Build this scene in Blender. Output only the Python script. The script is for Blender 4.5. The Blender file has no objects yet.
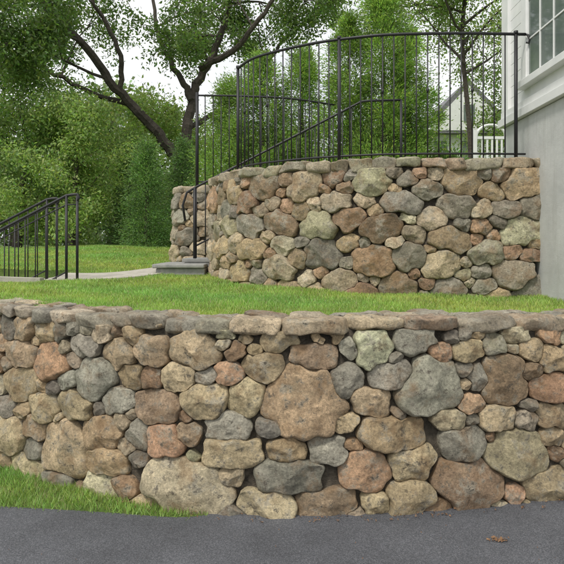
import bpy, math, numpy as np, random
from mathutils import Vector, noise as mn
R = np.random.default_rng(7)
random.seed(7)
CAMZ=1.65; F=600.0; HY=245.0; CX=282.0

# ------------------------------------------------------------------ helpers
def make_mesh(name, V, faces, C=None, mats=(), midx=None, smooth=True, parent=None):
    V=np.asarray(V,dtype=np.float32)
    me=bpy.data.meshes.new(name)
    me.vertices.add(len(V)); me.vertices.foreach_set('co',V.ravel())
    loops=np.concatenate([np.asarray(f,dtype=np.int32).ravel() for f in faces])
    tot=np.concatenate([np.full(len(f),np.asarray(f).shape[1],dtype=np.int32) for f in faces])
    st=np.concatenate([[0],np.cumsum(tot)[:-1]]).astype(np.int32)
    me.loops.add(len(loops)); me.loops.foreach_set('vertex_index',loops)
    me.polygons.add(len(tot)); me.polygons.foreach_set('loop_start',st)
    if midx is not None: me.polygons.foreach_set('material_index',np.asarray(midx,dtype=np.int32))
    me.polygons.foreach_set('use_smooth',np.full(len(tot),smooth,dtype=bool))
    me.update(calc_edges=True)
    if C is not None:
        a=me.color_attributes.new('Col','FLOAT_COLOR','POINT')
        a.data.foreach_set('color',np.asarray(C,dtype=np.float32).ravel())
    for m in mats: me.materials.append(m)
    me.validate()
    ob=bpy.data.objects.new(name,me); bpy.context.scene.collection.objects.link(ob)
    if parent: ob.parent=parent
    return ob

class MB:
    def __init__(s): s.V=[];s.Q=[];s.T=[];s.C=[];s.n=0;s.mq=[];s.mt=[]
    def add(s,V,Q=None,T=None,col=(1,1,1,1),m=0):
        V=np.asarray(V,float); k=len(V)
        s.V.append(V)
        c=np.asarray(col,float)
        if c.ndim==1: c=np.tile(c,(k,1))
        s.C.append(c)
        if Q is not None and len(Q): s.Q.append(np.asarray(Q)+s.n); s.mq+= [m]*len(Q)
        if T is not None and len(T): s.T.append(np.asarray(T)+s.n); s.mt+= [m]*len(T)
        s.n+=k
    def box(s,lo,hi,m=0,col=(1,1,1,1)):
        x0,y0,z0=lo;x1,y1,z1=hi
        V=[(x0,y0,z0),(x1,y0,z0),(x1,y1,z0),(x0,y1,z0),(x0,y0,z1),(x1,y0,z1),(x1,y1,z1),(x0,y1,z1)]
        s.add(V,[(0,3,2,1),(4,5,6,7),(0,1,5,4),(1,2,6,5),(2,3,7,6),(3,0,4,7)],m=m,col=col)
    def tube(s,P,r,n=8,m=0,col=(1,1,1,1)):
        P=np.asarray(P,float); k=len(P); r=np.broadcast_to(np.asarray(r,float),(k,))
        T=np.gradient(P,axis=0); T/=np.linalg.norm(T,axis=1)[:,None]+1e-9
        ref=np.array([0,0,1.]) if abs(T[0,2])<0.9 else np.array([1.,0,0])
        V=[]
        for i in range(k):
            a=np.cross(T[i],ref); a/=np.linalg.norm(a)+1e-9; b=np.cross(T[i],a); ref=np.cross(a,T[i])
            th=np.arange(n)*2*np.pi/n
            V.append(P[i]+r[i]*(np.cos(th)[:,None]*a+np.sin(th)[:,None]*b))
        V=np.concatenate(V+[P[:1],P[-1:]])
        j=np.arange(n); jn=(j+1)%n; Q=[]
        for i in range(k-1): Q.append(np.stack([i*n+j,i*n+jn,(i+1)*n+jn,(i+1)*n+j],1))
        T1=np.stack([np.full(n,k*n),jn,j],1); T2=np.stack([np.full(n,k*n+1),(k-1)*n+j,(k-1)*n+jn],1)
        s.add(V,np.concatenate(Q),np.concatenate([T1,T2]),m=m,col=col)
    def build(s,name,mats,smooth=True,parent=None):
        fs=[];mi=[]
        if s.Q: fs.append(np.concatenate(s.Q)); mi+=s.mq
        if s.T: fs.append(np.concatenate(s.T)); mi+=s.mt
        return make_mesh(name,np.concatenate(s.V),fs,np.concatenate(s.C),mats,mi,smooth,parent)

class NT:
    def __init__(s,name):
        s.mat=bpy.data.materials.new(name); s.mat.use_nodes=True
        s.t=s.mat.node_tree; s.n=s.t.nodes; s.b=s.n['Principled BSDF']; s.out=s.n['Material Output']
    def N(s,typ,**kw):
        nd=s.n.new(typ)
        for k,v in kw.items(): setattr(nd,k,v)
        return nd
    def L(s,a,b): s.t.links.new(a,b)
    def noise(s,vec,scale,detail=6,rough=0.6):
        nd=s.n.new('ShaderNodeTexNoise'); nd.inputs['Scale'].default_value=scale
        nd.inputs['Detail'].default_value=detail; nd.inputs['Roughness'].default_value=rough
        if vec is not None: s.L(vec,nd.inputs['Vector'])
        return nd.outputs['Fac']
    def ramp(s,fac,stops):
        nd=s.n.new('ShaderNodeValToRGB'); cr=nd.color_ramp
        while len(cr.elements)<len(stops): cr.elements.new(0.5)
        for e,(p,c) in zip(cr.elements,stops):
            e.position=p; e.color=(c,c,c,1) if not hasattr(c,'__len__') else (*c,1)
        s.L(fac,nd.inputs['Fac']); return nd.outputs['Color']
    def mix(s,fac,a,b,mode='MIX'):
        nd=s.n.new('ShaderNodeMix'); nd.data_type='RGBA'; nd.blend_type=mode
        for sock,v in ((nd.inputs[0],fac),(nd.inputs[6],a),(nd.inputs[7],b)):
            if isinstance(v,(int,float)): sock.default_value=v
            elif isinstance(v,tuple): sock.default_value=(*v,1)
            else: s.L(v,sock)
        return nd.outputs[2]
    def bump(s,h,strength,dist,prev=None):
        nd=s.n.new('ShaderNodeBump'); nd.inputs['Strength'].default_value=strength; nd.inputs['Distance'].default_value=dist
        s.L(h,nd.inputs['Height'])
        if prev is not None: s.L(prev,nd.inputs['Normal'])
        return nd.outputs['Normal']
    def obj(s):
        nd=s.n.new('ShaderNodeTexCoord'); return nd.outputs['Object']

# ------------------------------------------------------------------ materials
def mat_stone():
    s=NT('fieldstone'); at=s.N('ShaderNodeAttribute'); at.attribute_name='Col'
    sc=s.N('ShaderNodeMath',operation='MULTIPLY'); s.L(at.outputs['Alpha'],sc.inputs[0]); sc.inputs[1].default_value=53.0
    ad=s.N('ShaderNodeVectorMath',operation='ADD'); s.L(s.obj(),ad.inputs[0]); s.L(sc.outputs[0],ad.inputs[1])
    v=ad.outputs[0]
    c=at.outputs['Color']
    c=s.mix(1.0,c,s.ramp(s.noise(v,6,9,.7),[(.28,.50),(.5,1.02),(.72,1.6)]),'MULTIPLY')
    c=s.mix(1.0,c,s.ramp(s.noise(v,60,5,.7),[(.3,.58),(.5,1.0),(.7,1.4)]),'MULTIPLY')
    c=s.mix(s.ramp(s.noise(v,9,9,.78),[(.52,0.),(.60,.7)]),c,(.53,.49,.39))   # lichen / weathered crust
    c=s.mix(s.ramp(s.noise(v,5.3,7,.68),[(.52,0.),(.65,.6)]),c,(.28,.17,.08))    # rust stain
    c=s.mix(s.ramp(s.noise(v,7.7,7,.7),[(.56,0.),(.68,.35)]),c,(.20,.20,.13))    # olive algae
    c=s.mix(s.ramp(s.noise(v,18,9,.84),[(.54,0.),(.62,.85)]),c,(.075,.06,.043))  # dark pits
    s.L(c,s.b.inputs['Base Color']); s.b.inputs['Roughness'].default_value=.9
    n=s.bump(s.noise(v,20,9,.78),1.0,.028); n=s.bump(s.noise(v,120,4,.7),.7,.005,n)
    s.L(n,s.b.inputs['Normal']); return s.mat
def mat_simple(name,c1,c2,scale,rough=.8,bs=.3,bd=.01,bscale=None,metal=0,detail=6):
    s=NT(name); v=s.obj()
    c=s.mix(s.ramp(s.noise(v,scale,detail),[(.3,0.),(.7,1.)]),c1,c2)
    s.L(c,s.b.inputs['Base Color']); s.b.inputs['Roughness'].default_value=rough; s.b.inputs['Metallic'].default_value=metal
    if bs: s.L(s.bump(s.noise(v,bscale or scale*4,6),bs,bd),s.b.inputs['Normal'])
    return s.mat
def mat_asphalt():
    s=NT('asphalt'); v=s.obj()
    c=s.ramp(s.noise(v,150,4,.85),[(.32,(.042,.044,.051)),(.5,(.112,.117,.131)),(.66,(.28,.29,.31))])
    c=s.mix(1.0,c,s.ramp(s.noise(v,1.3,5,.6),[(.3,.72),(.7,1.28)]),'MULTIPLY')
    c=s.mix(s.ramp(s.noise(v,9,8,.8),[(.58,0.),(.75,.35)]),c,(.21,.205,.20))
    s.L(c,s.b.inputs['Base Color']); s.b.inputs['Roughness'].default_value=.75
    n=s.bump(s.noise(v,150,4,.85),1.0,.010); s.L(n,s.b.inputs['Normal']); return s.mat
def mat_ground():
    s=NT('lawn_ground'); v=s.obj()
    c=s.mix(s.ramp(s.noise(v,1.1,5),[(.35,0.),(.65,1.)]),(.11,.18,.035),(.16,.24,.05))
    c=s.mix(1.0,c,s.ramp(s.noise(v,60,6,.8),[(.3,.5),(.7,1.4)]),'MULTIPLY')
    s.L(c,s.b.inputs['Base Color']); s.b.inputs['Roughness'].default_value=.9
    s.L(s.bump(s.noise(v,90,5,.8),.8,.02),s.b.inputs['Normal']); return s.mat
def mat_leaf(name,tr=.35):
    s=NT(name); at=s.N('ShaderNodeAttribute'); at.attribute_name='Col'
    s.L(at.outputs['Color'],s.b.inputs['Base Color']); s.b.inputs['Roughness'].default_value=.55
    t=s.N('ShaderNodeBsdfTranslucent'); 
    g=s.mix(1.0,at.outputs['Color'],(1.6,1.7,.9),'MULTIPLY'); s.L(g,t.inputs['Color'])
    m=s.N('ShaderNodeMixShader'); m.inputs[0].default_value=tr
    s.L(s.b.outputs[0],m.inputs[1]); s.L(t.outputs[0],m.inputs[2]); s.L(m.outputs[0],s.out.inputs['Surface']); return s.mat
def mat_stucco():
    s=NT('stucco'); v=s.obj()
    c=s.mix(s.ramp(s.noise(v,2.2,7,.65),[(.3,0.),(.7,1.)]),(.44,.45,.44),(.58,.59,.57))
    sp=s.N('ShaderNodeMapping'); s.L(v,sp.inputs[0]); sp.inputs['Scale'].default_value=(7,7,.6)
    c=s.mix(s.ramp(s.noise(sp.outputs[0],1.6,6,.7),[(.52,0.),(.72,.45)]),c,(.33,.33,.30))
    s.L(c,s.b.inputs['Base Color']); s.b.inputs['Roughness'].default_value=.92
    n=s.bump(s.noise(v,9,6,.6),.5,.01); n=s.bump(s.noise(v,130,4,.7),.6,.004,n); s.L(n,s.b.inputs['Normal']); return s.mat
M_STONE=mat_stone()
M_JOINT=mat_simple('joint_earth',(.05,.042,.032),(.16,.135,.10),30,.95,.9,.03)
M_ASPH=mat_asphalt(); M_GROUND=mat_ground()
M_LEAF=mat_leaf('leaf',.45); M_GRASS=mat_leaf('grass_blade',.3)
M_BARK=mat_simple('bark',(.035,.028,.022),(.09,.075,.06),14,.95,.9,.03,30)
M_IRON=mat_simple('black_iron',(.010,.010,.012),(.02,.02,.023),30,.5,.15,.002,80)
M_PATH=mat_simple('path_stone',(.33,.31,.26),(.48,.45,.39),9,.85,.5,.008,60)
M_BLUE=mat_simple('bluestone',(.20,.205,.20),(.34,.335,.31),12,.85,.5,.008,60)
M_STUCCO=mat_stucco()
M_WHITE=mat_simple('white_paint',(.70,.71,.71),(.82,.82,.81),5,.45,.08,.002,60)
M_GLASS=mat_simple('window_glass',(.10,.13,.12),(.20,.23,.21),2,.04,0)
M_ROOF=mat_simple('roof_shingle',(.12,.12,.13),(.22,.22,.23),12,.9,.5,.02,40)
M_DEBRIS=mat_simple('dry_leaf',(.12,.06,.03),(.25,.15,.08),40,.9,0)

# ------------------------------------------------------------------ curves
def catmull(P,n=24):
    P=np.asarray(P,float); Q=np.vstack([2*P[0]-P[1],P,2*P[-1]-P[-2]]); out=[]
    for i in range(1,len(Q)-2):
        t=np.linspace(0,1,n,endpoint=False)[:,None]; a,b,c,d=Q[i-1],Q[i],Q[i+1],Q[i+2]
        out.append(.5*((2*b)+(-a+c)*t+(2*a-5*b+4*c-d)*t*t+(-a+3*b-3*c+d)*t**3))
    return np.vstack(out+[P[-1:]])
class Curve:
    def __init__(s,P):
        D=catmull(P); L=np.concatenate([[0],np.cumsum(np.linalg.norm(np.diff(D,axis=0),axis=1))])
        n=int(L[-1]/.02)+2; s.L=L[-1]; s.s=np.linspace(0,s.L,n)
        s.x=np.interp(s.s,L,D[:,0]); s.y=np.interp(s.s,L,D[:,1])
        tx=np.gradient(s.x); ty=np.gradient(s.y); k=np.ones(9)/9
        tx=np.convolve(np.pad(tx,4,'edge'),k,'valid'); ty=np.convolve(np.pad(ty,4,'edge'),k,'valid')
        l=np.hypot(tx,ty); s.nx=ty/l; s.ny=-tx/l
    def at(s,u,d):
        nx=np.interp(u,s.s,s.nx); ny=np.interp(u,s.s,s.ny)
        x=np.interp(u,s.s,s.x); y=np.interp(u,s.s,s.y)
        over=np.where(u>s.L,u-s.L,np.where(u<0,u,0))
        x=x-ny*over; y=y+nx*over
        return x+nx*d, y+ny*d
    def offset(s,d): 
        return np.stack([s.x+s.nx*d,s.y+s.ny*d],1)
def in_poly(x,y,P):
    x=np.asarray(x);y=np.asarray(y); r=np.zeros(x.shape,bool); n=len(P)
    for i in range(n):
        x0,y0=P[i];x1,y1=P[(i+1)%n]
        if y0==y1: continue
        c=((y0>y)!=(y1>y))&(x<(x1-x0)*(y-y0)/(y1-y0)+x0); r^=c
    return r
LOW=Curve([(-3.85,6.15),(-3.35,5.55),(-2.78,5.02),(-2.18,4.58),(-1.66,4.25),(-1.0,3.92),(-0.50,3.74),(0.11,3.67),(0.74,3.72),(1.84,3.91),(3.2,4.2),(5,4.6)])
UP=Curve([(-0.93,7.55),(-0.86,7.2),(-0.70,6.7),(-0.43,6.25),(0.17,5.8),(0.7,5.58),(1.08,5.5),(1.7,5.47),(2.36,5.5)])
BK=Curve([(-1.72,10.2),(-1.66,9.2),(-1.58,8.62),(-1.3,8.42),(-0.6,8.4),(0.2,8.4)])
ZU=2.46

def lawn_h(x,y):
    h=1.13+.055*np.clip(y-4.4,0,8.0)
    h=h+.10*np.exp(-((x+3.4)/1.8)**2-((y-10.5)/2.2)**2)
    h=h+.012*np.sin(x*2.1+y*1.3)+.008*np.sin(x*4.7-y*3.1)
    return h
lowin=LOW.offset(-.2)
REG_LAWN=list(map(tuple,lowin))+[(12,6),(300,6),(300,500),(-300,500),(-300,20),(-9,9.0),(-4.6,6.9)]
upin=UP.offset(-.18)
bkin=BK.offset(-.18)
REG_TERR=list(map(tuple,upin))+[(2.3,5.7),(9,5.7),(9,15),(-2.0,15)]+list(map(tuple,bkin[:int(len(bkin)*.8)]))+[(-0.2,8.58),(0.95,8.58),(0.95,7.5),(-0.7,7.5)]
def ground_z(x,y):
    z=np.full(x.shape,-.004)
    a=in_poly(x,y,REG_LAWN); z[a]=lawn_h(x,y)[a]
    t=in_poly(x,y,REG_TERR)
    z[t]=(2.40-.0*y)[t]
    st=(x<-2.62)&(x>-5.6)&(y>6.55)&(y<7.75)&a
    z[st]=np.minimum(z,np.clip(1.2-.58*(-2.62-x),0,2)-.12)[st]
    return z
gx=np.concatenate([-np.geomspace(300,5.2,40),np.arange(-5.1,5.1,.07),np.geomspace(5.2,300,40)])
gy=np.concatenate([-np.geomspace(300,1,25),np.linspace(0,3.4,10),np.arange(3.45,10.5,.07),np.geomspace(10.6,500,60)])
GX,GY=np.meshgrid(gx,gy); GZ=ground_z(GX,GY)
nx,ny=len(gx),len(gy)
idx=np.arange(nx*ny).reshape(ny,nx)
Qd=np.stack([idx[:-1,:-1],idx[:-1,1:],idx[1:,1:],idx[1:,:-1]],-1).reshape(-1,4)
make_mesh('ground',np.stack([GX.ravel(),GY.ravel(),GZ.ravel()],1),[Qd],mats=[M_GROUND],smooth=False)

edge=catmull([(-14,4.6),(-6,4.2),(-2.6,3.86),(-1.78,3.78),(-1.12,3.70),(-.66,3.63),(-.45,3.66)],10)
fr=LOW.offset(-.08); fr=fr[(fr[:,0]>-.42)&(fr[:,0]<4.9)]
top=np.vstack([edge,fr,[(14,6.2)]])
bot=np.stack([top[:,0]*1.0,np.full(len(top),-8.)],1)
n=len(top); V=np.concatenate([np.c_[top,np.full(n,.004)],np.c_[bot,np.full(n,.004)]])
j=np.arange(n-1)
make_mesh('driveway',V,[np.stack([n+j,n+j+1,j+1,j],1)],mats=[M_ASPH],smooth=False)

# ------------------------------------------------------------------ stone walls
PAL=[(.33,.265,.18),(.37,.31,.225),(.30,.255,.195),(.25,.24,.21),(.235,.23,.20),(.33,.265,.175),(.30,.21,.145),(.25,.175,.115),(.42,.365,.275),(.26,.25,.195),(.33,.285,.22),(.28,.225,.15),(.21,.195,.165),(.32,.22,.145),(.39,.34,.26),(.29,.26,.21),(.21,.16,.11),(.27,.26,.18),(.17,.16,.14)]
def tint(rng,k=None):
    c=np.array(PAL[rng.integers(len(PAL))] if k is None else k)
    c=c*rng.uniform(.78,1.30)*1.30*np.array([1.05,1.0,.90])
    c=c*(1+rng.normal(0,.012,3)); return np.append(np.clip(c,.04,.6),rng.random())
def warp(x,z):
    return x+.010*np.sin(17*z+5*x)+.006*np.sin(41*z-13*x+1), z+.010*np.sin(15*x+2)+.007*np.sin(37*x+11*z)
def facets(rng,n=None):
    n=n or rng.integers(4,7); a=(np.arange(n)+rng.uniform(-.36,.36,n))*2*np.pi/n+rng.uniform(0,6.28)
    return np.cos(a),np.sin(a),rng.uniform(.80,.97,n)
def norm_to(st,x,z):
    wx,wz=warp(x,z); s0,z0,a,b,th,p=st[:6]; fc_=st[7]
    cx,cz=warp(np.float64(s0),np.float64(z0)); dx=wx-cx; dz=wz-cz
    u=(dx*math.cos(th)+dz*math.sin(th))/a; v=(-dx*math.sin(th)+dz*math.cos(th))/b
    m=(np.abs(u)**p+np.abs(v)**p)**(1/p)
    for c_,s_,r_ in zip(*fc_): m=np.maximum(m,(u*c_+v*s_)/r_)
    return m
def build_wall(name,curve,zbot,ztop,batter,pre,classes,seed,capspec,thick=.42,gmin=.024,tries=2500,s0=0,dk=1.0):
    rng=np.random.default_rng(seed); ST=[]
    zc=ztop-capspec['h']
    for (s,z,a,b,k) in pre: ST.append((s,z,a*1.12,b*1.12,rng.uniform(-.1,.1),rng.uniform(2.6,3.6),k,facets(rng)))
    def ok(s,z,a,b):
        for t in ST:
            dx=abs(t[0]-s)/(t[2]+a); dz=abs(t[1]-z)/(t[3]+b)
            if dx**2.4+dz**2.4<.78: return False
        return True
    for (a0,a1,b0,b1,fr_) in classes:
        for _ in range(int(tries*fr_)):
            s=rng.uniform(s0,curve.L); a=rng.uniform(a0,a1); b=rng.uniform(b0,b1)
            zb=zbot(s); z=rng.uniform(zb+b*.6,zc-b*.9)
            if z+b>zc+.005: continue
            if ok(s,z,a,b): ST.append((s,z,a,b,rng.uniform(-.14,.14),rng.uniform(2.6,4.0),None,facets(rng)))
    S,Z=np.meshgrid(np.arange(s0,curve.L,.012),np.arange(-.02,zc,.012)); S=S.ravel();Z=Z.ravel()
    zg_=np.arange(0,curve.L+.1,.1); zb=np.array([zbot(v) for v in zg_])
    kk=Z>np.interp(S,zg_,zb)-.01; S=S[kk];Z=Z[kk]
    G=zc+.008-Z
    def gd(t,S,Z): 
        n_=norm_to(t,S,Z); e=np.hypot(S-t[0],Z-t[1]); return e*(1-1/np.maximum(n_,1e-3))
    for t in ST:
        near=np.abs(S-t[0])<.7; G[near]=np.minimum(G[near],gd(t,S[near],Z[near]))
    for _ in range(1600):
        i=np.argmax(G); g=G[i]
        if g<gmin: break
        a=g*rng.uniform(1.3,2.1); b=g*rng.uniform(1.0,1.3)
        t=(S[i],Z[i],a,b,rng.uniform(-.3,.3),rng.uniform(2.3,3.2),None,facets(rng)); ST.append(t)
        near=np.abs(S-S[i])<.5
        G[near]=np.minimum(G[near],gd(t,S[near],Z[near]))
    mb=MB(); NA=60; NR=14
    A=np.arange(NA)*2*np.pi/NA; ca,sa=np.cos(A),np.sin(A)
    cs=np.array([(t[0],t[1]) for t in ST])
    for i,t in enumerate(ST):
        s,z,a,b=t[:4]; rm=2.1*max(a,b)
        T=np.linspace(.02,1,96)*rm
        X=s+np.outer(T,ca); Zz=z+np.outer(T,sa)
        own=norm_to(t,X,Zz); bad=(own>2.1)|(Zz>zc+.018)
        for jn in np.where((np.abs(cs[:,0]-s)<.9)&(np.abs(cs[:,1]-z)<.7))[0]:
            if jn==i: continue
            bad|= norm_to(ST[jn],X,Zz)<own
        bad[-1]=True
        r=T[np.argmax(bad,axis=0)]
        r=(np.roll(r,1)+2*r+np.roll(r,-1))/4
        r=np.minimum(r,1.30*(np.roll(r,6)+np.roll(r,-6))/2)
        r=(np.roll(r,1)+2*r+np.roll(r,-1))/4
        r=np.maximum(r-rng.uniform(.0,.004),.008)
        sz=math.sqrt(a*b); D=min(.09,.30*sz+.036)*rng.uniform(.88,1.12)*dk; nn=rng.uniform(4.0,8.5)
        off=rng.uniform(-.012,.016)
        sl_=min(1.0,.8*D/sz)
        pl=[(rng.normal(0,.55)*sl_,rng.normal(0,.55)*sl_,D*rng.uniform(.80,.96)) for _ in range(6)]
        tlt=(rng.normal(0,.07)*sl_*1.5,rng.normal(-.03,.09)*sl_*1.5)
        rr=np.concatenate([np.linspace(.10,.8,NR-6),[.86,.90,.94,.97,.99,1.0]]) 
        sd=rng.uniform(0,100)
        Vx=[s];Vz=[z];Vd=[min(D,min(p_[2] for p_ in pl))]
        for q in rr:
            xs=ca*r*q; zs=sa*r*q
            d0=D*(max(0,1-q**nn))**(1/2.0)*np.ones(NA); d=d0
            for (px,pz,pd) in pl: d=np.minimum(d,pd+px*xs+pz*zs)
            d=np.maximum(d,.42*d0)
            d=d+(tlt[0]*xs+tlt[1]*zs)*(1-q**4)
            Vx+=list(s+xs);Vz+=list(z+zs);Vd+=list(d)
        Vx=np.array(Vx);Vz=np.array(Vz);Vd=np.array(Vd)
        am=min(.05*sz+.004,.010); am2=.004
        for q in range(len(Vx)):
            p=Vector((Vx[q]*1.0,Vz[q],sd))
            f=mn.noise(p*9)*am+mn.noise(p*24)*am*.5-abs(mn.noise(p*15))*am*.9+mn.noise(p*60)*am2
            Vd[q]+=f
            g=mn.noise(p*30+Vector((9,3,1)))*.005; Vx[q]+=g; Vz[q]+=mn.noise(p*30-Vector((9,3,1)))*.005
        Vd+=off
        Vx=np.concatenate([Vx,s+ca*r*.98,s+ca*r*.9]);Vz=np.concatenate([Vz,z+sa*r*.98,z+sa*r*.9]);Vd=np.concatenate([Vd,np.full(NA,-.04),np.full(NA,-.10)])
        x,y=curve.at(Vx,Vd-batter*Vz+0)
        k=np.arange(NA);kn=(k+1)%NA; Q=[]
        for q in range(NR+1): Q.append(np.stack([1+q*NA+k,1+q*NA+kn,1+(q+1)*NA+kn,1+(q+1)*NA+k],1))
        mb.add(np.stack([x,y,Vz],1),np.concatenate(Q),np.stack([np.zeros(NA,int),1+kn,1+k],1),col=tint(rng,t[6]))
    NU,NV=36,18; jz=capspec.get('j',1)
    for row in (0,1):
      s=s0-(.1 if row else 0)
      while s<curve.L:
        w=rng.uniform(*capspec['w'])*(1 if rng.random()<.75 else .6); h=rng.uniform(.85,1+.3*jz)*capspec['h']; dp=thick*(rng.uniform(.55,.64) if row==0 else rng.uniform(.42,.5))
        u=np.linspace(0,2*np.pi,NU,endpoint=False); v=np.linspace(-np.pi/2,np.pi/2,NV)
        U,Vv=np.meshgrid(u,v); e1=rng.uniform(.28,.5); e2=rng.uniform(.32,.6)
        f=lambda w_,e: np.sign(w_)*np.abs(w_)**e
        X=f(np.cos(Vv),e1)*f(np.cos(U),e2)*w/2*1.01; Y=f(np.cos(Vv),e1)*f(np.sin(U),e2)*dp/2; Zs=f(np.sin(Vv),e1)*h/2
        Zs=Zs+X*rng.normal(0,.05*jz); X=X+Zs*rng.normal(0,.35)+Y*rng.normal(0,.14)
        X=X.ravel();Y=Y.ravel();Zs=Zs.ravel(); sd=rng.uniform(0,50)
        for q in range(len(X)):
            p=Vector((X[q]+sd,Y[q],Zs[q]))
            X[q]+=mn.noise(p*12)*.026; Y[q]+=mn.noise(p*8+Vector((5,5,5)))*.045+mn.noise(p*33)*.012; Zs[q]+=mn.noise(p*9+Vector((1,9,5)))*.024*jz+mn.noise(p*35)*.008
        zc_=ztop-h/2+rng.normal(0,.010)*jz-(.006 if row else 0)
        ctr=(-dp/2+.05+rng.normal(0,.016)) if row==0 else -thick+dp/2+rng.normal(0,.01)
        x,y=curve.at(s+w/2+X,ctr+Y-batter*ztop)
        k=np.arange(NU);kn=(k+1)%NU;Q=[]
        for q in range(NV-1): Q.append(np.stack([q*NU+k,q*NU+kn,(q+1)*NU+kn,(q+1)*NU+k],1))
        c=tint(rng); c[:3]=c[:3]*.72+np.array([.41,.375,.31])*.32
        mb.add(np.stack([x,y,zc_+Zs],1),np.concatenate(Q),col=c)
        s+=w*.97
    us=np.arange(s0,curve.L+.01,.06); x0,y0=curve.at(us,-.016*np.ones(len(us))+.0); x1,y1=curve.at(us,-.016-batter*ztop*np.ones(len(us))); x2,y2=curve.at(us,-thick*.88*np.ones(len(us)))
    n=len(us); zt=ztop-.045
    V=np.concatenate([np.c_[x0,y0,np.full(n,-.05)],np.c_[x1,y1,np.full(n,zt)],np.c_[x2,y2,np.full(n,zt)],np.c_[x2,y2,np.full(n,-.05)]])
    k=np.arange(n-1); Q=np.concatenate([np.stack([q*n+k,q*n+k+1,(q+1)*n+k+1,(q+1)*n+k],1) for q in range(3)]+[np.array([[0,n,2*n,3*n],[n-1,4*n-1,3*n-1,2*n-1]])])
    mb.add(V,Q,m=1)
    print(name,len(ST))
    return mb.build(name,[M_STONE,M_JOINT])

rd=(.31,.205,.14);gr=(.245,.24,.21);tn=(.36,.30,.205);br=(.30,.235,.155);lt=(.41,.355,.26);pk=(.34,.265,.19)
meas=[(306,403,84,68,(.30,.225,.155)),(187,483,92,52,(.38,.325,.24)),(66,446,52,56,tn),(428,386,62,58,gr),(503,380,52,50,br),(466,480,70,46,(.27,.20,.14)),(516,451,62,46,(.31,.275,.195)),(287,473,86,30,gr),(390,432,84,32,br),(366,468,48,42,rd),(411,460,46,34,tn),(228,424,50,24,gr),(327,501,64,27,pk),(265,502,56,27,tn),(235,449,66,28,tn),(155,405,46,32,pk),(196,352,54,34,tn),(94,380,38,40,gr),(119,353,36,30,tn),(50,362,30,38,rd),(102,430,46,28,br),(204,399,46,34,tn),(310,356,56,26,pk),(372,343,42,42,lt),(282,336,58,24,tn),(417,335,50,30,gr),(392,376,46,26,gr),(262,367,44,26,tn),(248,395,36,32,tn),(104,486,36,34,lt),(75,403,36,26,tn),(166,438,44,34,rd),(110,458,48,26,br),(328,447,38,28,gr),(288,448,42,24,br),(372,402,44,28,pk),(446,416,36,26,lt),(497,415,40,28,tn),(462,441,42,34,gr),(545,387,38,28,rd),(548,413,38,24,tn),(543,484,46,34,tn),(409,493,48,32,tn),(346,383,28,34,gr),(15,434,32,36,tn),(515,331,38,24,lt),(468,351,36,22,tn),(150,350,36,26,pk),(177,378,34,28,tn),(20,382,32,28,tn),(553,357,26,26,br),(228,374,28,22,rd),(120,398,34,24,gr),(132,374,24,22,br),(30,462,32,22,tn),(150,500,34,22,tn),(62,475,30,18,gr),(375,500,30,24,tn),(510,491,22,18,rd),(190,432,26,24,pk),(140,432,26,30,gr),(160,325,40,18,tn),(225,330,34,16,lt),(340,330,36,22,br),(20,352,30,22,pk),(82,345,34,20,gr),(45,405,28,26,tn),(480,375,22,30,gr),(440,352,26,18,rd),(345,420,30,22,tn),(268,425,26,18,gr),(350,345,20,22,gr)]
wx,wy=LOW.x,LOW.y; pxs=CX+F*wx/(wy+.06)
pre=[]
for (px,py,w,h,k) in meas:
    v=np.argmin(np.abs(pxs-px)+np.where(wx>3,1e3,0)); yy=wy[v]+.05
    s=LOW.s[v]; ds=(LOW.s[min(v+4,len(wx)-1)]-LOW.s[v-4])/max(1e-3,abs(pxs[min(v+4,len(wx)-1)]-pxs[v-4]))
    z=CAMZ-(py-HY)*yy/F
    pre.append((s,z,w/2*ds*1.0,h/2*yy/F*1.0,k))
build_wall('stone_retaining_wall',LOW,lambda s:0.0,1.19,.05,pre,[(.12,.17,.085,.11,.6),(.10,.14,.065,.085,1),(.075,.10,.05,.065,.6)],11,dict(h=.088,w=(.2,.44),j=.75),thick=.40,gmin=.029)
def zb_up(s):
    x,y=UP.at(np.float64(s),0.0); return float(lawn_h(x,y))-.03
cu=[(.19,.25,.11,.145,.5),(.15,.20,.085,.115,1),(.11,.14,.065,.085,.6)]
build_wall('stone_retaining_wall',UP,zb_up,ZU,.03,[],cu,29,dict(h=.11,w=(.2,.38),j=.8),thick=.38,gmin=.036,dk=1.05)
build_wall('stone_stair_wall',BK,lambda s:1.2,ZU+.03,.03,[],cu,31,dict(h=.11,w=(.2,.38),j=.8),thick=.38,tries=1500,gmin=.036)

# ------------------------------------------------------------------ steps and path
mb=MB()
for k in range(7):
    x0=-1.22+.30*k; z1=1.48+.14*k
    mb.box((x0,7.50,1.0),(1.0,8.22,z1-.045)); mb.box((x0-.03,7.49,z1-.045),(1.0,8.23,z1))
ob=mb.build('stone_steps',[M_BLUE],smooth=False)
bv=ob.modifiers.new('b','BEVEL'); bv.width=.008; bv.segments=2
mb=MB()
mb.box((-1.52,7.22,1.2),(-.93,8.18,1.37)); mb.box((-1.56,7.18,1.371),(-.93,8.2,1.42))
ob=mb.build('stone_landing',[M_BLUE],smooth=False); bv=ob.modifiers.new('b','BEVEL'); bv.width=.015; bv.segments=2
mb=MB()
for k in range(7):
    x1=-2.62-.28*k; z1=1.24-.165*k
    mb.box((x1-.30,6.62,z1-.5),(x1,7.68,z1))
ob=mb.build('stone_steps',[M_PATH],smooth=False); bv=ob.modifiers.new('b','BEVEL'); bv.width=.01; bv.segments=2
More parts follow.
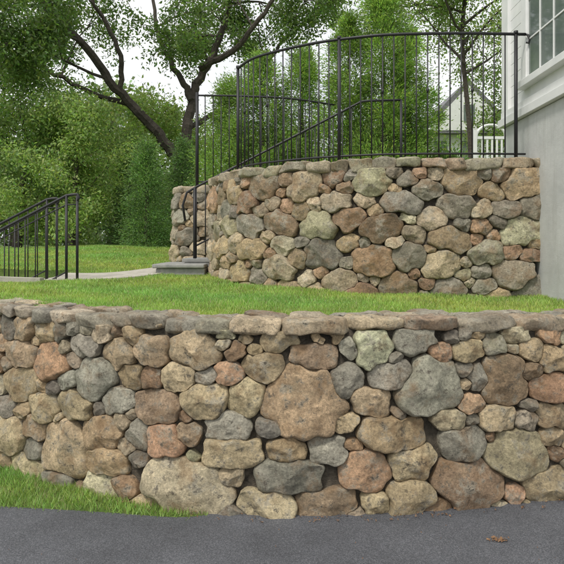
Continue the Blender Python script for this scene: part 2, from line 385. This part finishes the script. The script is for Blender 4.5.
fe=catmull([(-2.62,6.60),(-2.1,6.68),(-1.75,6.85),(-1.5,7.1),(-1.4,7.3)],10); be=catmull([(-2.62,7.30),(-2.35,7.38),(-2.1,7.5),(-1.85,7.75),(-1.57,8.15)],10)
V=[];n=len(fe)
for t in np.linspace(0,1,8):
    p=fe*(1-t)+be*t; V.append(np.c_[p,lawn_h(p[:,0],p[:,1])+.02])
bott=V[0].copy(); bott[:,2]-=.08
V=[bott]+V; Q=[]
k=np.arange(n-1)
for q in range(len(V)-1): Q.append(np.stack([q*n+k,q*n+k+1,(q+1)*n+k+1,(q+1)*n+k],1))
make_mesh('stone_path',np.concatenate(V),[np.concatenate(Q)],mats=[M_PATH],smooth=False)
mb=MB(); cp=catmull([(-4.2,6.45),(-3.4,6.50),(-2.62,6.56)],8); 
V=[]
for dy,dz in ((-.07,-.1),(-.07,.045),(.05,.045),(.05,-.1)): V.append(np.c_[cp[:,0],cp[:,1]+dy,lawn_h(cp[:,0],cp[:,1])+dz])
n=len(cp);k=np.arange(n-1);mb.add(np.concatenate(V),np.concatenate([np.stack([q*n+k,q*n+k+1,(q+1)*n+k+1,(q+1)*n+k],1) for q in range(3)]+[np.array([[n-1,4*n-1,3*n-1,2*n-1]])]))
mb.build('stone_curb',[M_PATH],smooth=False)

# ------------------------------------------------------------------ ironwork
mb=MB()
fc=UP.offset(-.24); keep=(fc[:,1]<6.85)&(fc[:,0]<2.33); fc=fc[keep]
Lc=np.concatenate([[0],np.cumsum(np.linalg.norm(np.diff(fc,axis=0),axis=1))])
def fpt(s): return np.array([np.interp(s,Lc,fc[:,0]),np.interp(s,Lc,fc[:,1])])
zt=3.665; zbm=2.52
P=[ (*fpt(s),zt) for s in np.linspace(0,Lc[-1],60)]
mb.tube(P,.015,8); mb.tube([(a,b,zbm) for a,b,c in P],.010,8)
e=P[-1]; mb.tube([(e[0]+.0,e[1],zt),(e[0]+.02,e[1]-.01,zt-.01),(e[0]+.03,e[1]-.02,zt-.05),(e[0]+.02,e[1]-.02,zt-.09),(e[0]+.005,e[1]-.01,zt-.08)],.011,8)
SP=.106; s=0;i=0; last=int(Lc[-1]/SP)
while s<Lc[-1]:
    a,b=fpt(s)
    post=i in (0,14,last)
    mb.tube([(a,b,2.38),(a,b,zt)],.018 if post else .0068,8)
    if post: mb.tube([(a,b,zt),(a,b,zt+.03)],.022,8)
    s+=SP;i+=1
for q in range(2,last,4):
    a,b=fpt(q*SP); mb.tube([(a,b,3.1),(a,b,3.125),(a,b,3.15)],[.009,.015,.009],8)
mb.build('iron_fence',[M_IRON])
mb=MB()
bp=catmull([(-1.22,8.62),(-.6,8.66),(.1,8.8),(.8,9.2)],10); Lb=np.concatenate([[0],np.cumsum(np.linalg.norm(np.diff(bp,axis=0),axis=1))])
mb.tube([(a,b,3.80) for a,b in bp],.014,8); mb.tube([(a,b,2.56) for a,b in bp],.010,8)
for s in np.arange(0,Lb[-1],.115):
    a=np.interp(s,Lb,bp[:,0]);b=np.interp(s,Lb,bp[:,1]); mb.tube([(a,b,2.38),(a,b,3.84 if s==0 else 3.80)],.024 if s==0 else .0075,8)
mb.build('iron_fence',[M_IRON])
mb=MB()
def zr(x): return 1.36+.155*(x+1.22)/.30+.95
xs=np.linspace(-1.08,1.0,14)
mb.tube([(-1.22,7.56,1.95),(-1.25,7.56,2.15),(-1.2,7.56,2.31)]+[(x,7.56,zr(x)) for x in xs]+[(1.1,7.56,zr(1.0)+.01),(1.5,7.56,zr(1.0)+.02)],.015,8)
mb.tube([(x,7.56,zr(x)-.74) for x in xs],.010,8)
for x in np.arange(-1.08,1.0,.115): mb.tube([(x,7.56,1.42+.14*(x+1.22)/.30),(x,7.56,zr(x))],.0075,8)
mb.tube([(-1.1,7.56,1.40),(-1.1,7.56,zr(-1.1))],.02,8)
mb.tube([(1.5,7.56,2.38),(1.5,7.56,zr(1.0)+.02)],.016,8)
mb.build('stair_handrail',[M_IRON])
for yy,x1 in ((6.68,-2.28),(7.25,-2.72)):
    mb=MB(); zt0=2.20 
    def zq(x): return zt0-.52*np.clip(-x+x1-.12,0,9)
    xs=np.linspace(x1-.12,x1-1.9,8)
    mb.tube([(x1+.0,yy,zt0-.06),(x1+.02,yy,zt0-.02),(x1,yy,zt0+.015),(x1-.06,yy,zt0+.01)]+[(x,yy,zq(x)) for x in xs],.016,8)
    mb.tube([(x1,yy,zt0-.10)]+[(x,yy,zq(x)-.10) for x in xs],.008,8)
    mb.tube([(x,yy,zq(x)-.85) for x in xs],.008,8)
    for x in np.arange(x1-.12,x1-1.9,-.115): mb.tube([(x,yy,zq(x)-.9),(x,yy,zq(x))],.007,8)
    for x in (x1,x1-.12): mb.tube([(x,yy,1.1),(x,yy,zt0)],.016,8)
    mb.build('stair_handrail',[M_IRON])

# ------------------------------------------------------------------ house on the right
house=bpy.data.objects.new('stucco_house',None); bpy.context.scene.collection.objects.link(house)
HX=2.375; Y0,Y1=4.72,6.42
def part(name,boxes,mat,bev=.004):
    m=MB()
    for lo,hi in boxes: m.box(lo,hi)
    o=m.build(name,[mat],smooth=False,parent=house)
    if bev: b=o.modifiers.new('b','BEVEL'); b.width=bev; b.segments=2
    return o
part('foundation',[((HX,Y0,.9),(9,Y1,2.90))],M_STUCCO,.01)
part('sill_band',[((HX-.05,Y0-.05,2.903),(9.05,Y1+.05,2.985)),((HX-.025,Y0-.025,2.988),(9.02,Y1+.025,3.06))],M_WHITE)
cl=[]
z=3.063
while z<5.9:
    cl.append(((HX+.01,Y0+.01,z),(9,Y1-.01,z+.112))); z+=.115
part('siding',cl,M_WHITE,.003)
part('corner_board',[((HX-.02,Y1-.16,3.063),(HX+.06,Y1+.02,5.9)),((HX-.02,Y0-.02,3.063),(HX+.06,Y0+.10,5.9))],M_WHITE)
WY0,WY1,WZ0,WZ1=4.93,5.76,3.24,4.75
part('window_trim',[((HX-.035,WY0-.11,WZ0-.0),(HX+.02,WY0,WZ1)),((HX-.035,WY1,WZ0),(HX+.02,WY1+.12,WZ1)),((HX-.05,WY0-.13,WZ1),(HX+.02,WY1+.14,WZ1+.12)),((HX-.075,WY0-.14,WZ0-.07),(HX+.02,WY1+.15,WZ0-.002))],M_WHITE)
mun=[]
for k in range(0,4):
    y=WY0+(WY1-WY0)*k/3; w=.022 if k in(0,3) else .008
    mun.append(((HX-.022,y-w,WZ0),(HX-.004,y+w,WZ1)))
for k in range(0,5):
    z=WZ0+(WZ1-WZ0)*k/4; w=.025 if k in (0,4) else .008
    mun.append(((HX-.019,WY0+.022,z-w if k else z),(HX-.006,WY1-.022,z+w if k<4 else z)))
part('window_sash',mun,M_WHITE,.002)
part('window_glass',[((HX-.012,WY0+.005,WZ0+.005),(HX+.005,WY1-.005,WZ1-.005))],M_GLASS,0)
m=MB(); m.add([(HX-.35,Y0-.35,5.9),(9.4,Y0-.35,5.9),(9.4,Y1+.35,5.9),(HX-.35,Y1+.35,5.9),(3.6,(Y0+Y1)/2,7.3),(9.4,(Y0+Y1)/2,7.3)],[(0,1,5,4),(2,3,4,5),(0,3,2,1)],[(3,0,4),(1,2,5)])
m.build('roof',[M_ROOF],smooth=False,parent=house)

# distant white house
dh=bpy.data.objects.new('white_house',None); bpy.context.scene.collection.objects.link(dh)
def dpart(name,boxes,mat):
    m=MB()
    for lo,hi in boxes: m.box(lo,hi)
    return m.build(name,[mat],smooth=False,parent=dh)
dpart('walls',[((6.6,28,1.2),(14,36,6.9))],M_WHITE)
m=MB(); m.add([(6.2,27.6,6.8),(11.0,27.6,6.8),(11.0,36.4,6.8),(6.2,36.4,6.8),(8.6,27.6,9.3),(8.6,36.4,9.3)],[(0,4,5,3),(1,2,5,4),(0,3,2,1)],[(0,1,4),(3,5,2)])
m.add([(10.9,27.5,6.8),(14.6,27.5,6.8),(14.6,36.4,6.8),(10.9,36.4,6.8),(10.9,31.5,8.6),(14.6,31.5,8.6)],[(0,1,5,4),(2,3,4,5),(0,3,2,1)],[(3,0,4),(1,2,5)])
m.build('roof',[M_ROOF],smooth=False,parent=dh)
m=MB(); m.add([(6.6,27.58,6.92),(10.6,27.58,6.92),(8.6,27.58,9.0)],T=[(0,1,2)]); m.build('gable',[M_WHITE],smooth=False,parent=dh)
dpart('windows',[((7.1+1.3*k,27.94,5.3-2.6*j),(7.7+1.3*k,27.99,6.5-2.6*j)) for k in range(5) for j in (0,1)]+[((8.35,27.55,7.3),(8.85,27.575,8.1))],M_GLASS)
m=MB(); gy_=13.0; xA,xB=4.15,4.85
m.box((xA,gy_,2.2),(xA+.08,gy_+.08,4.15)); m.box((xB,gy_,2.2),(xB+.08,gy_+.08,4.15))
for z in (3.4,3.95): m.box((xA+.08,gy_+.02,z),(xB,gy_+.06,z+.06))
for k in range(1,6): m.box((xA+.08+k*.105,gy_+.03,2.3),(xA+.12+k*.105,gy_+.05,3.95))
a=np.linspace(0,np.pi,14); m.tube(np.c_[(xA+xB)/2+.04+.32*np.cos(a),np.full(14,gy_+.04),4.0+.26*np.sin(a)],.03,8)
m.build('garden_gate',[M_WHITE],smooth=False)

# ------------------------------------------------------------------ foliage
def unit(v): return v/(np.linalg.norm(v,axis=1)[:,None]+1e-9)
def leafquads(C,D,L,W,col):
    n=len(C); D=unit(D); S=unit(np.cross(D,R.normal(size=(n,3)))); L=np.broadcast_to(L,(n,))[:,None]; W=np.broadcast_to(W,(n,))[:,None]
    V=np.stack([C-D*L/2,C+S*W/2,C+D*L/2,C-S*W/2],1).reshape(-1,3)
    return V,np.arange(4*n).reshape(-1,4),np.repeat(col,4,axis=0)
def cols(n,base,var=.25,k=None):
    c=np.array(base)[None]*np.array([1.10,1.07,1.40])*(1+R.normal(0,var,(n,1)))*(1+R.normal(0,.08,(n,3)))
    if k is not None: c=c*k[:,None]
    return np.c_[np.clip(c,.008,.5),np.ones(n)]
def finish_tree(name,wood,leaf_sets,mat=None):
    mb=MB()
    for P,r in wood: mb.tube(P,r,7)
    for (V,Q,C) in leaf_sets: mb.add(V,Q,col=C,m=1)
    return mb.build(name,[M_BARK,mat or M_LEAF],smooth=False)
def grow(wood,tips,p,d,L,r,lvl,maxl,droop=0):
    d=d/np.linalg.norm(d); pts=[p.copy()]; q=p.copy(); n=5
    for i in range(n):
        d=d+R.normal(0,.16,3)+np.array([0,0,-droop]); d/=np.linalg.norm(d); q=q+d*L/n; pts.append(q.copy())
    wood.append((np.array(pts),np.linspace(r,r*.4,n+1)))
    if lvl>=maxl: tips+=pts[1:]; return
    for k in range(4):
        i=R.integers(2,n+1); nd=d+R.normal(0,.75,3); grow(wood,tips,pts[i],nd,L*.62,r*.45,lvl+1,maxl,droop)
def px3(px,py,Y): return np.array([(px-CX)/F*Y,Y,CAMZ+(HY-py)/F*Y])
def big_tree(name,limbs,maxl,leafn,spread,base,L,W,limbstep=.9,blen=1.7,k=.25):
    wood=[];tips=[]
    for P,r0,r1,leafy in limbs:
        P=catmull(np.array(P),6); P=P+R.normal(0,.02,P.shape); wood.append((P,np.linspace(r0,r1,len(P))))
        if leafy is None: continue
        ln=np.concatenate([[0],np.cumsum(np.linalg.norm(np.diff(P,axis=0),axis=1))])
        for s in np.arange(ln[-1]*leafy,ln[-1]+.01,limbstep):
            p=np.array([np.interp(s,ln,P[:,i]) for i in range(3)]); t=P[-1]-P[0]; t/=np.linalg.norm(t)
            dd=t*.5+R.normal(0,.8,3); dd[2]=abs(dd[2])*.7+.15
            grow(wood,tips,p,dd,blen*R.uniform(.7,1.3),r1*.8,0,maxl,.03)
    tips=np.array(tips); n=leafn; c=tips[R.integers(len(tips),size=n)]+R.normal(0,spread,(n,3))
    V=leafquads(c,R.normal(size=(n,3))+np.array([0,0,-.3]),L*R.uniform(.6,1.3,n),W*R.uniform(.7,1.2,n),cols(n,base,k))
    return finish_tree(name,wood,[V])
Yt=15.
def B(px,py,dy=0): return px3(px,py,Yt)*1.0+np.array([0,dy,0])
big_tree('oak_tree',[
  ([B(186,262),B(184,200),B(182,168),B(178,150)],.24,.18,None),
  ([B(180,162),B(158,132,-.3),B(128,100,-.6),B(100,62,-1),B(62,20,-1.3),B(20,-30,-1.6)],.15,.05,.40),
  ([B(181,165),B(189,120),B(196,80,.3),B(214,40,.5),B(228,-10,.6),B(240,-70,.8)],.15,.05,.45),
  ([B(192,100),B(170,60,.6),B(150,20,1.0),B(140,-40,1.4)],.09,.04,.45),
  ([B(200,70),B(240,52,-.5),B(270,20,-1),B(305,-25,-1.4)],.09,.03,.45),
  ([B(187,130),B(225,100,.6),B(262,60,.8),B(290,20,1.0),B(330,-10,1.3)],.07,.03,.55),
  ([B(140,112,-.4),B(90,95,-.6),B(40,70,-.9),B(-10,50,-1.2)],.07,.03,.45),
  ([B(128,100,-.6),B(128,60,-.9),B(105,15,-1.1),B(85,-30,-1.2)],.07,.03,.5),
 ],2,62000,.14,(.10,.165,.035),.10,.048,limbstep=.9)
def simple_tree(name,x,y,zg,H,Rr,n,base,L,W,zlow=.25,maxl=1,k=.25,nl=14,sp=.16,tr=.028):
    wood=[];tips=[]; top=np.array([x,y,zg+H*.8]); b=np.array([x,y,zg-.1])
    P=np.array([b,b+[.03*H*R.normal(),0,H*.3],b+[.03*H*R.normal(),.02*H,H*.6],top]); P=catmull(P,5); wood.append((P,np.linspace(H*tr,H*.005,len(P))))
    for i in range(nl):
        t=zlow+(1-zlow)*(i+.5)/nl; z=zg+H*.85*t; a=i*2.4+R.uniform(0,.6); pr=math.sin(math.pi*min(1,.12+.80*t))**.7
        d=np.array([math.cos(a),math.sin(a),.5+.5*t]); grow(wood,tips,np.array([np.interp(z,P[:,2],P[:,0]),y,z]),d,Rr*pr,H*.004,0,maxl)
    tips=np.array(tips); c=tips[R.integers(len(tips),size=n)]+R.normal(0,sp*Rr,(n,3))
    V=leafquads(c,R.normal(size=(n,3)),L*R.uniform(.6,1.3,n),W*R.uniform(.7,1.2,n),cols(n,base,k)); return finish_tree(name,wood,[V])
simple_tree('deciduous_tree',-4.55,13,1.5,3.3,1.2,26000,(.25,.35,.09),.08,.038,.05,sp=.12)
simple_tree('deciduous_tree',-6.2,14,1.5,4.4,1.7,26000,(.15,.23,.055),.095,.045,.05,sp=.12)
simple_tree('deciduous_tree',-8.8,17,1.5,8.0,2.6,30000,(.11,.18,.04),.12,.06,.08,maxl=2,sp=.09)
simple_tree('deciduous_tree',-3.4,16.5,1.5,4.0,1.7,24000,(.23,.32,.08),.10,.05,.05,sp=.12)
simple_tree('deciduous_tree',6.3,20,1.6,12.0,2.6,36000,(.19,.27,.07),.12,.06,.55,maxl=2,sp=.12,tr=.008)
simple_tree('deciduous_tree',9.8,22,1.6,9.0,2.4,18000,(.19,.27,.07),.13,.065,.3,maxl=2,sp=.11,tr=.012)

def evergreen(name,leaders,base,nspray,L,W,mat=None,zg=2.3,upk=.5):
    wood=[];Cs=[];Ds=[];K=[]
    tot=sum(h*r for _,_,h,r in leaders)
    for (x,y,h,r) in leaders:
        wood.append((np.array([[x,y,zg-.1],[x,y,zg+h*.5],[x,y,zg+h*.95]]),np.array([.06,.04,.01])))
        ncl=int(200*h*r/ (tot)*2); per=int(nspray*h*r/tot/ncl)
        for c in range(ncl):
            t=R.random()**1.15; a=R.uniform(0,2*np.pi); pr=(1-t)**.62*(.80+.25*math.sin(3*a+7*t))+.04
            rad=r*pr*R.uniform(.45,1.15); ctr=np.array([x+rad*math.cos(a),y+rad*math.sin(a),zg+h*t])
            out=np.array([math.cos(a),math.sin(a),upk])
            s=R.uniform(.07,.19)*(.6+.4*(1-t))
            off=R.normal(0,1,(per,3))*np.array([s,s,s*1.1]); 
            Cs.append(ctr+off); Ds.append(out[None]*.8+off/s*.45+R.normal(0,.5,(per,3))); K.append(np.full(per,R.uniform(.55,1.45)))
    C=np.concatenate(Cs);D=np.concatenate(Ds);K=np.concatenate(K); n=len(C)
    V=leafquads(C,D,L*R.uniform(.6,1.4,n),W*R.uniform(.7,1.3,n),cols(n,base,.25,K)); return finish_tree(name,wood,[V],mat)
evergreen('arborvitae_tree',[(1.62,9.6,3.6,.95),(1.1,9.9,3.1,.75),(2.1,9.9,2.9,.65)],(.18,.29,.055),100000,.060,.016)
evergreen('arborvitae_tree',[(-.95,10.8,2.3,.7),(-.35,10.4,2.6,.85),(.35,10.7,2.9,.8)],(.17,.27,.055),80000,.060,.016)
evergreen('spruce_tree',[(-2.75,12.2,2.2,.58)],(.14,.24,.065),22000,.07,.013,zg=1.5,upk=.1)
evergreen('spruce_tree',[(-2.25,13.6,2.5,.6)],(.11,.19,.055),16000,.075,.015,zg=1.5,upk=.1)
evergreen('spruce_tree',[(-3.75,14.8,2.8,.8)],(.11,.19,.055),16000,.085,.016,zg=1.5,upk=.1)
evergreen('shrub',[(2.7,9.8,.75,.6)],(.12,.20,.05),10000,.06,.03)

wood=[];Cs=[];Ks=[]
for k in range(80):
    x=R.uniform(-36,34); y=R.uniform(27,46); H=R.uniform(4.8,8.0)
    if 4<x<14.5: y=R.uniform(40,48); H=R.uniform(6,9)
    wood.append((np.array([[x,y,1.2],[x,y,1.2+H*.7]]),np.array([.2,.06])))
    for c in range(26):
        t=R.random(); a=R.uniform(0,6.28); rr=2.6*math.sin(math.pi*(.1+.85*t))**.6*R.uniform(.4,1.05)
        m_=70; Cs.append(np.array([x+rr*math.cos(a),y+rr*math.sin(a),1.4+H*t])+R.normal(0,.42,(m_,3))); Ks.append(np.full(m_,R.uniform(.6,1.35)))
C=np.concatenate(Cs);K=np.concatenate(Ks);n=len(C)
finish_tree('distant_trees',wood,[leafquads(C,R.normal(size=(n,3)),.32*R.uniform(.6,1.3,n),.19,cols(n,(.19,.26,.10),.2,K))])

# ------------------------------------------------------------------ grass blades
def blades(name,x,y,z,hh,w,base):
    n=len(x); a=R.uniform(0,2*np.pi,n); lean=R.normal(0,.4,(n,2))*hh[:,None]
    P=np.stack([x,y,z],1); S=np.stack([np.cos(a),np.sin(a),np.zeros(n)],1)*w[:,None]/2
    T=P+np.c_[lean,hh]
    V=np.stack([P-S,P+S,T],1).reshape(-1,3)
    patch=.5+.5*np.sin(x*1.9+np.sin(y*2.3)*1.5)*np.sin(y*2.7+x*.7); p2=.5+.5*np.sin(x*6.1+y*3.3+np.sin(y*9))*np.sin(y*7.7-x*4.1)
    c=cols(n,base,.22)
    c[:,0]*=(.80+.40*patch); c[:,:3]*=(.84+.32*p2)[:,None]; dry=R.random(n)<.08; c[dry,:3]=np.array([.32,.30,.16])
    return make_mesh(name,V,[np.arange(3*n).reshape(-1,3)],np.repeat(c,3,axis=0),[M_GRASS],smooth=False)
n=420000
y=3.7+ (R.random(n)**1.35)*9.5; x=R.uniform(-.56,.53,n)*y*1.08
ok=in_poly(x,y,list(map(tuple,LOW.offset(-.34)))+[(12,6),(12,16),(-12,16),(-4.6,6.9)])
terr=list(map(tuple,UP.offset(-.02)))+[(2.37,5.5),(9,5.5),(9,15),(-2.0,15)]+list(map(tuple,BK.offset(0)))
ok&=~in_poly(x,y,terr)
pathp=list(map(tuple,fe))+list(map(tuple,be[::-1])); ok&=~in_poly(x,y,pathp)
ok&=~((x>-1.58)&(x<-.9)&(y>7.16)&(y<8.4)); ok&=~((x<-2.62)&(y>6.38)&(y<7.75)); ok&=~((x>2.36)&(y>4.7))
x=x[ok];y=y[ok]; z=lawn_h(x,y)-.003
blades('grass_lawn',x,y,z,R.uniform(.018,.042,len(x))*(1+.25*np.sin(x*5)*np.sin(y*6)),.0045+.0009*y,(.27,.42,.075))
n=60000
y=R.uniform(3.55,5.6,n); x=R.uniform(-3.6,-.3,n)
strip=list(map(tuple,edge))+list(map(tuple,LOW.offset(.0)[::-1][LOW.offset(.0)[::-1][:,0]<-.45]))+[(-14,9)]
ok=in_poly(x,y,strip)&in_poly(x,y,[(-9,3),(0,3)]+list(map(tuple,LOW.offset(.02)[::-1]))+[(-9,8)])
x=x[ok];y=y[ok]
jit=R.normal(0,.018,len(y)); blades('grass_strip',x,y+jit,np.zeros(len(x)),R.uniform(.02,.05,len(x)),np.full(len(x),.006),(.22,.34,.065))

# ------------------------------------------------------------------ debris on the driveway
mb=MB()
def bit(cx,cy,n,sp,size):
    for _ in range(n):
        a,b=R.normal(0,sp,2)*np.array([1,.6]); s_=size*R.uniform(.5,1.4); th=R.uniform(0,3.1)
        q=np.array([(-1,-.5),(0,-.7),(1,.1),(.2,.6)])*s_; c_,s2=math.cos(th),math.sin(th); q=q@np.array([[c_,s2],[-s2,c_]])
        mb.add(np.c_[cx+a+q[:,0],cy+b+q[:,1],.007+R.uniform(0,.012,4)],[(0,1,2,3)])
bit(1.2,3.34,34,.022,.010)
for _ in range(110):
    u=R.uniform(3.6,LOW.L-2.0); xx,yy=LOW.at(np.float64(u),R.uniform(.02,.13)); bit(xx,yy,3,.02,.007)
for _ in range(60): bit(R.uniform(-2,2.4),R.uniform(2.6,3.5),1,.02,.004)
mb.build('leaf_debris',[M_DEBRIS],smooth=False)

# ------------------------------------------------------------------ light, sky, camera
sc=bpy.context.scene
w=bpy.data.worlds.new('World'); sc.world=w; w.use_nodes=True; nt=w.node_tree
sky=nt.nodes.new('ShaderNodeTexSky'); sky.sky_type='NISHITA'; sky.sun_disc=False
d=Vector((-.45,-.62,1.15)).normalized()
sky.sun_elevation=math.asin(d.z); sky.sun_rotation=math.atan2(d.x,d.y); sky.dust_density=4.0; sky.air_density=1.0; sky.ozone_density=1.0
bg=nt.nodes['Background']
tc=nt.nodes.new('ShaderNodeTexCoord'); nz=nt.nodes.new('ShaderNodeTexNoise'); nz.inputs['Scale'].default_value=2.2; nz.inputs['Detail'].default_value=7
nt.links.new(tc.outputs['Generated'],nz.inputs['Vector'])
rp=nt.nodes.new('ShaderNodeValToRGB'); rp.color_ramp.elements[0].position=.35; rp.color_ramp.elements[0].color=(.7,.7,.7,1); rp.color_ramp.elements[1].position=.58; rp.color_ramp.elements[1].color=(1,1,1,1)
nt.links.new(nz.outputs['Fac'],rp.inputs['Fac'])
mx=nt.nodes.new('ShaderNodeMix'); mx.data_type='RGBA'; nt.links.new(rp.outputs['Color'],mx.inputs[0]); nt.links.new(sky.outputs[0],mx.inputs[6]); mx.inputs[7].default_value=(7.3,7.4,7.5,1)
nt.links.new(mx.outputs[2],bg.inputs[0]); bg.inputs[1].default_value=.15
sl=bpy.data.lights.new('sun','SUN'); sl.energy=2.5; sl.angle=math.radians(10); sl.color=(1,.95,.87)
so=bpy.data.objects.new('sun',sl); sc.collection.objects.link(so); so.rotation_euler=d.to_track_quat('Z','Y').to_euler(); so.location=(0,0,20)
cam=bpy.data.cameras.new('camera'); co=bpy.data.objects.new('camera',cam); sc.collection.objects.link(co)
co.location=(0,0,CAMZ); co.rotation_euler=(math.pi/2,0,0); cam.sensor_width=36; cam.lens=36*F/564; cam.shift_y=-(282-HY)/564; cam.clip_end=1500; cam.clip_start=.05
sc.camera=co
sc.view_settings.view_transform='Standard'; sc.view_settings.look='None'; sc.view_settings.exposure=0
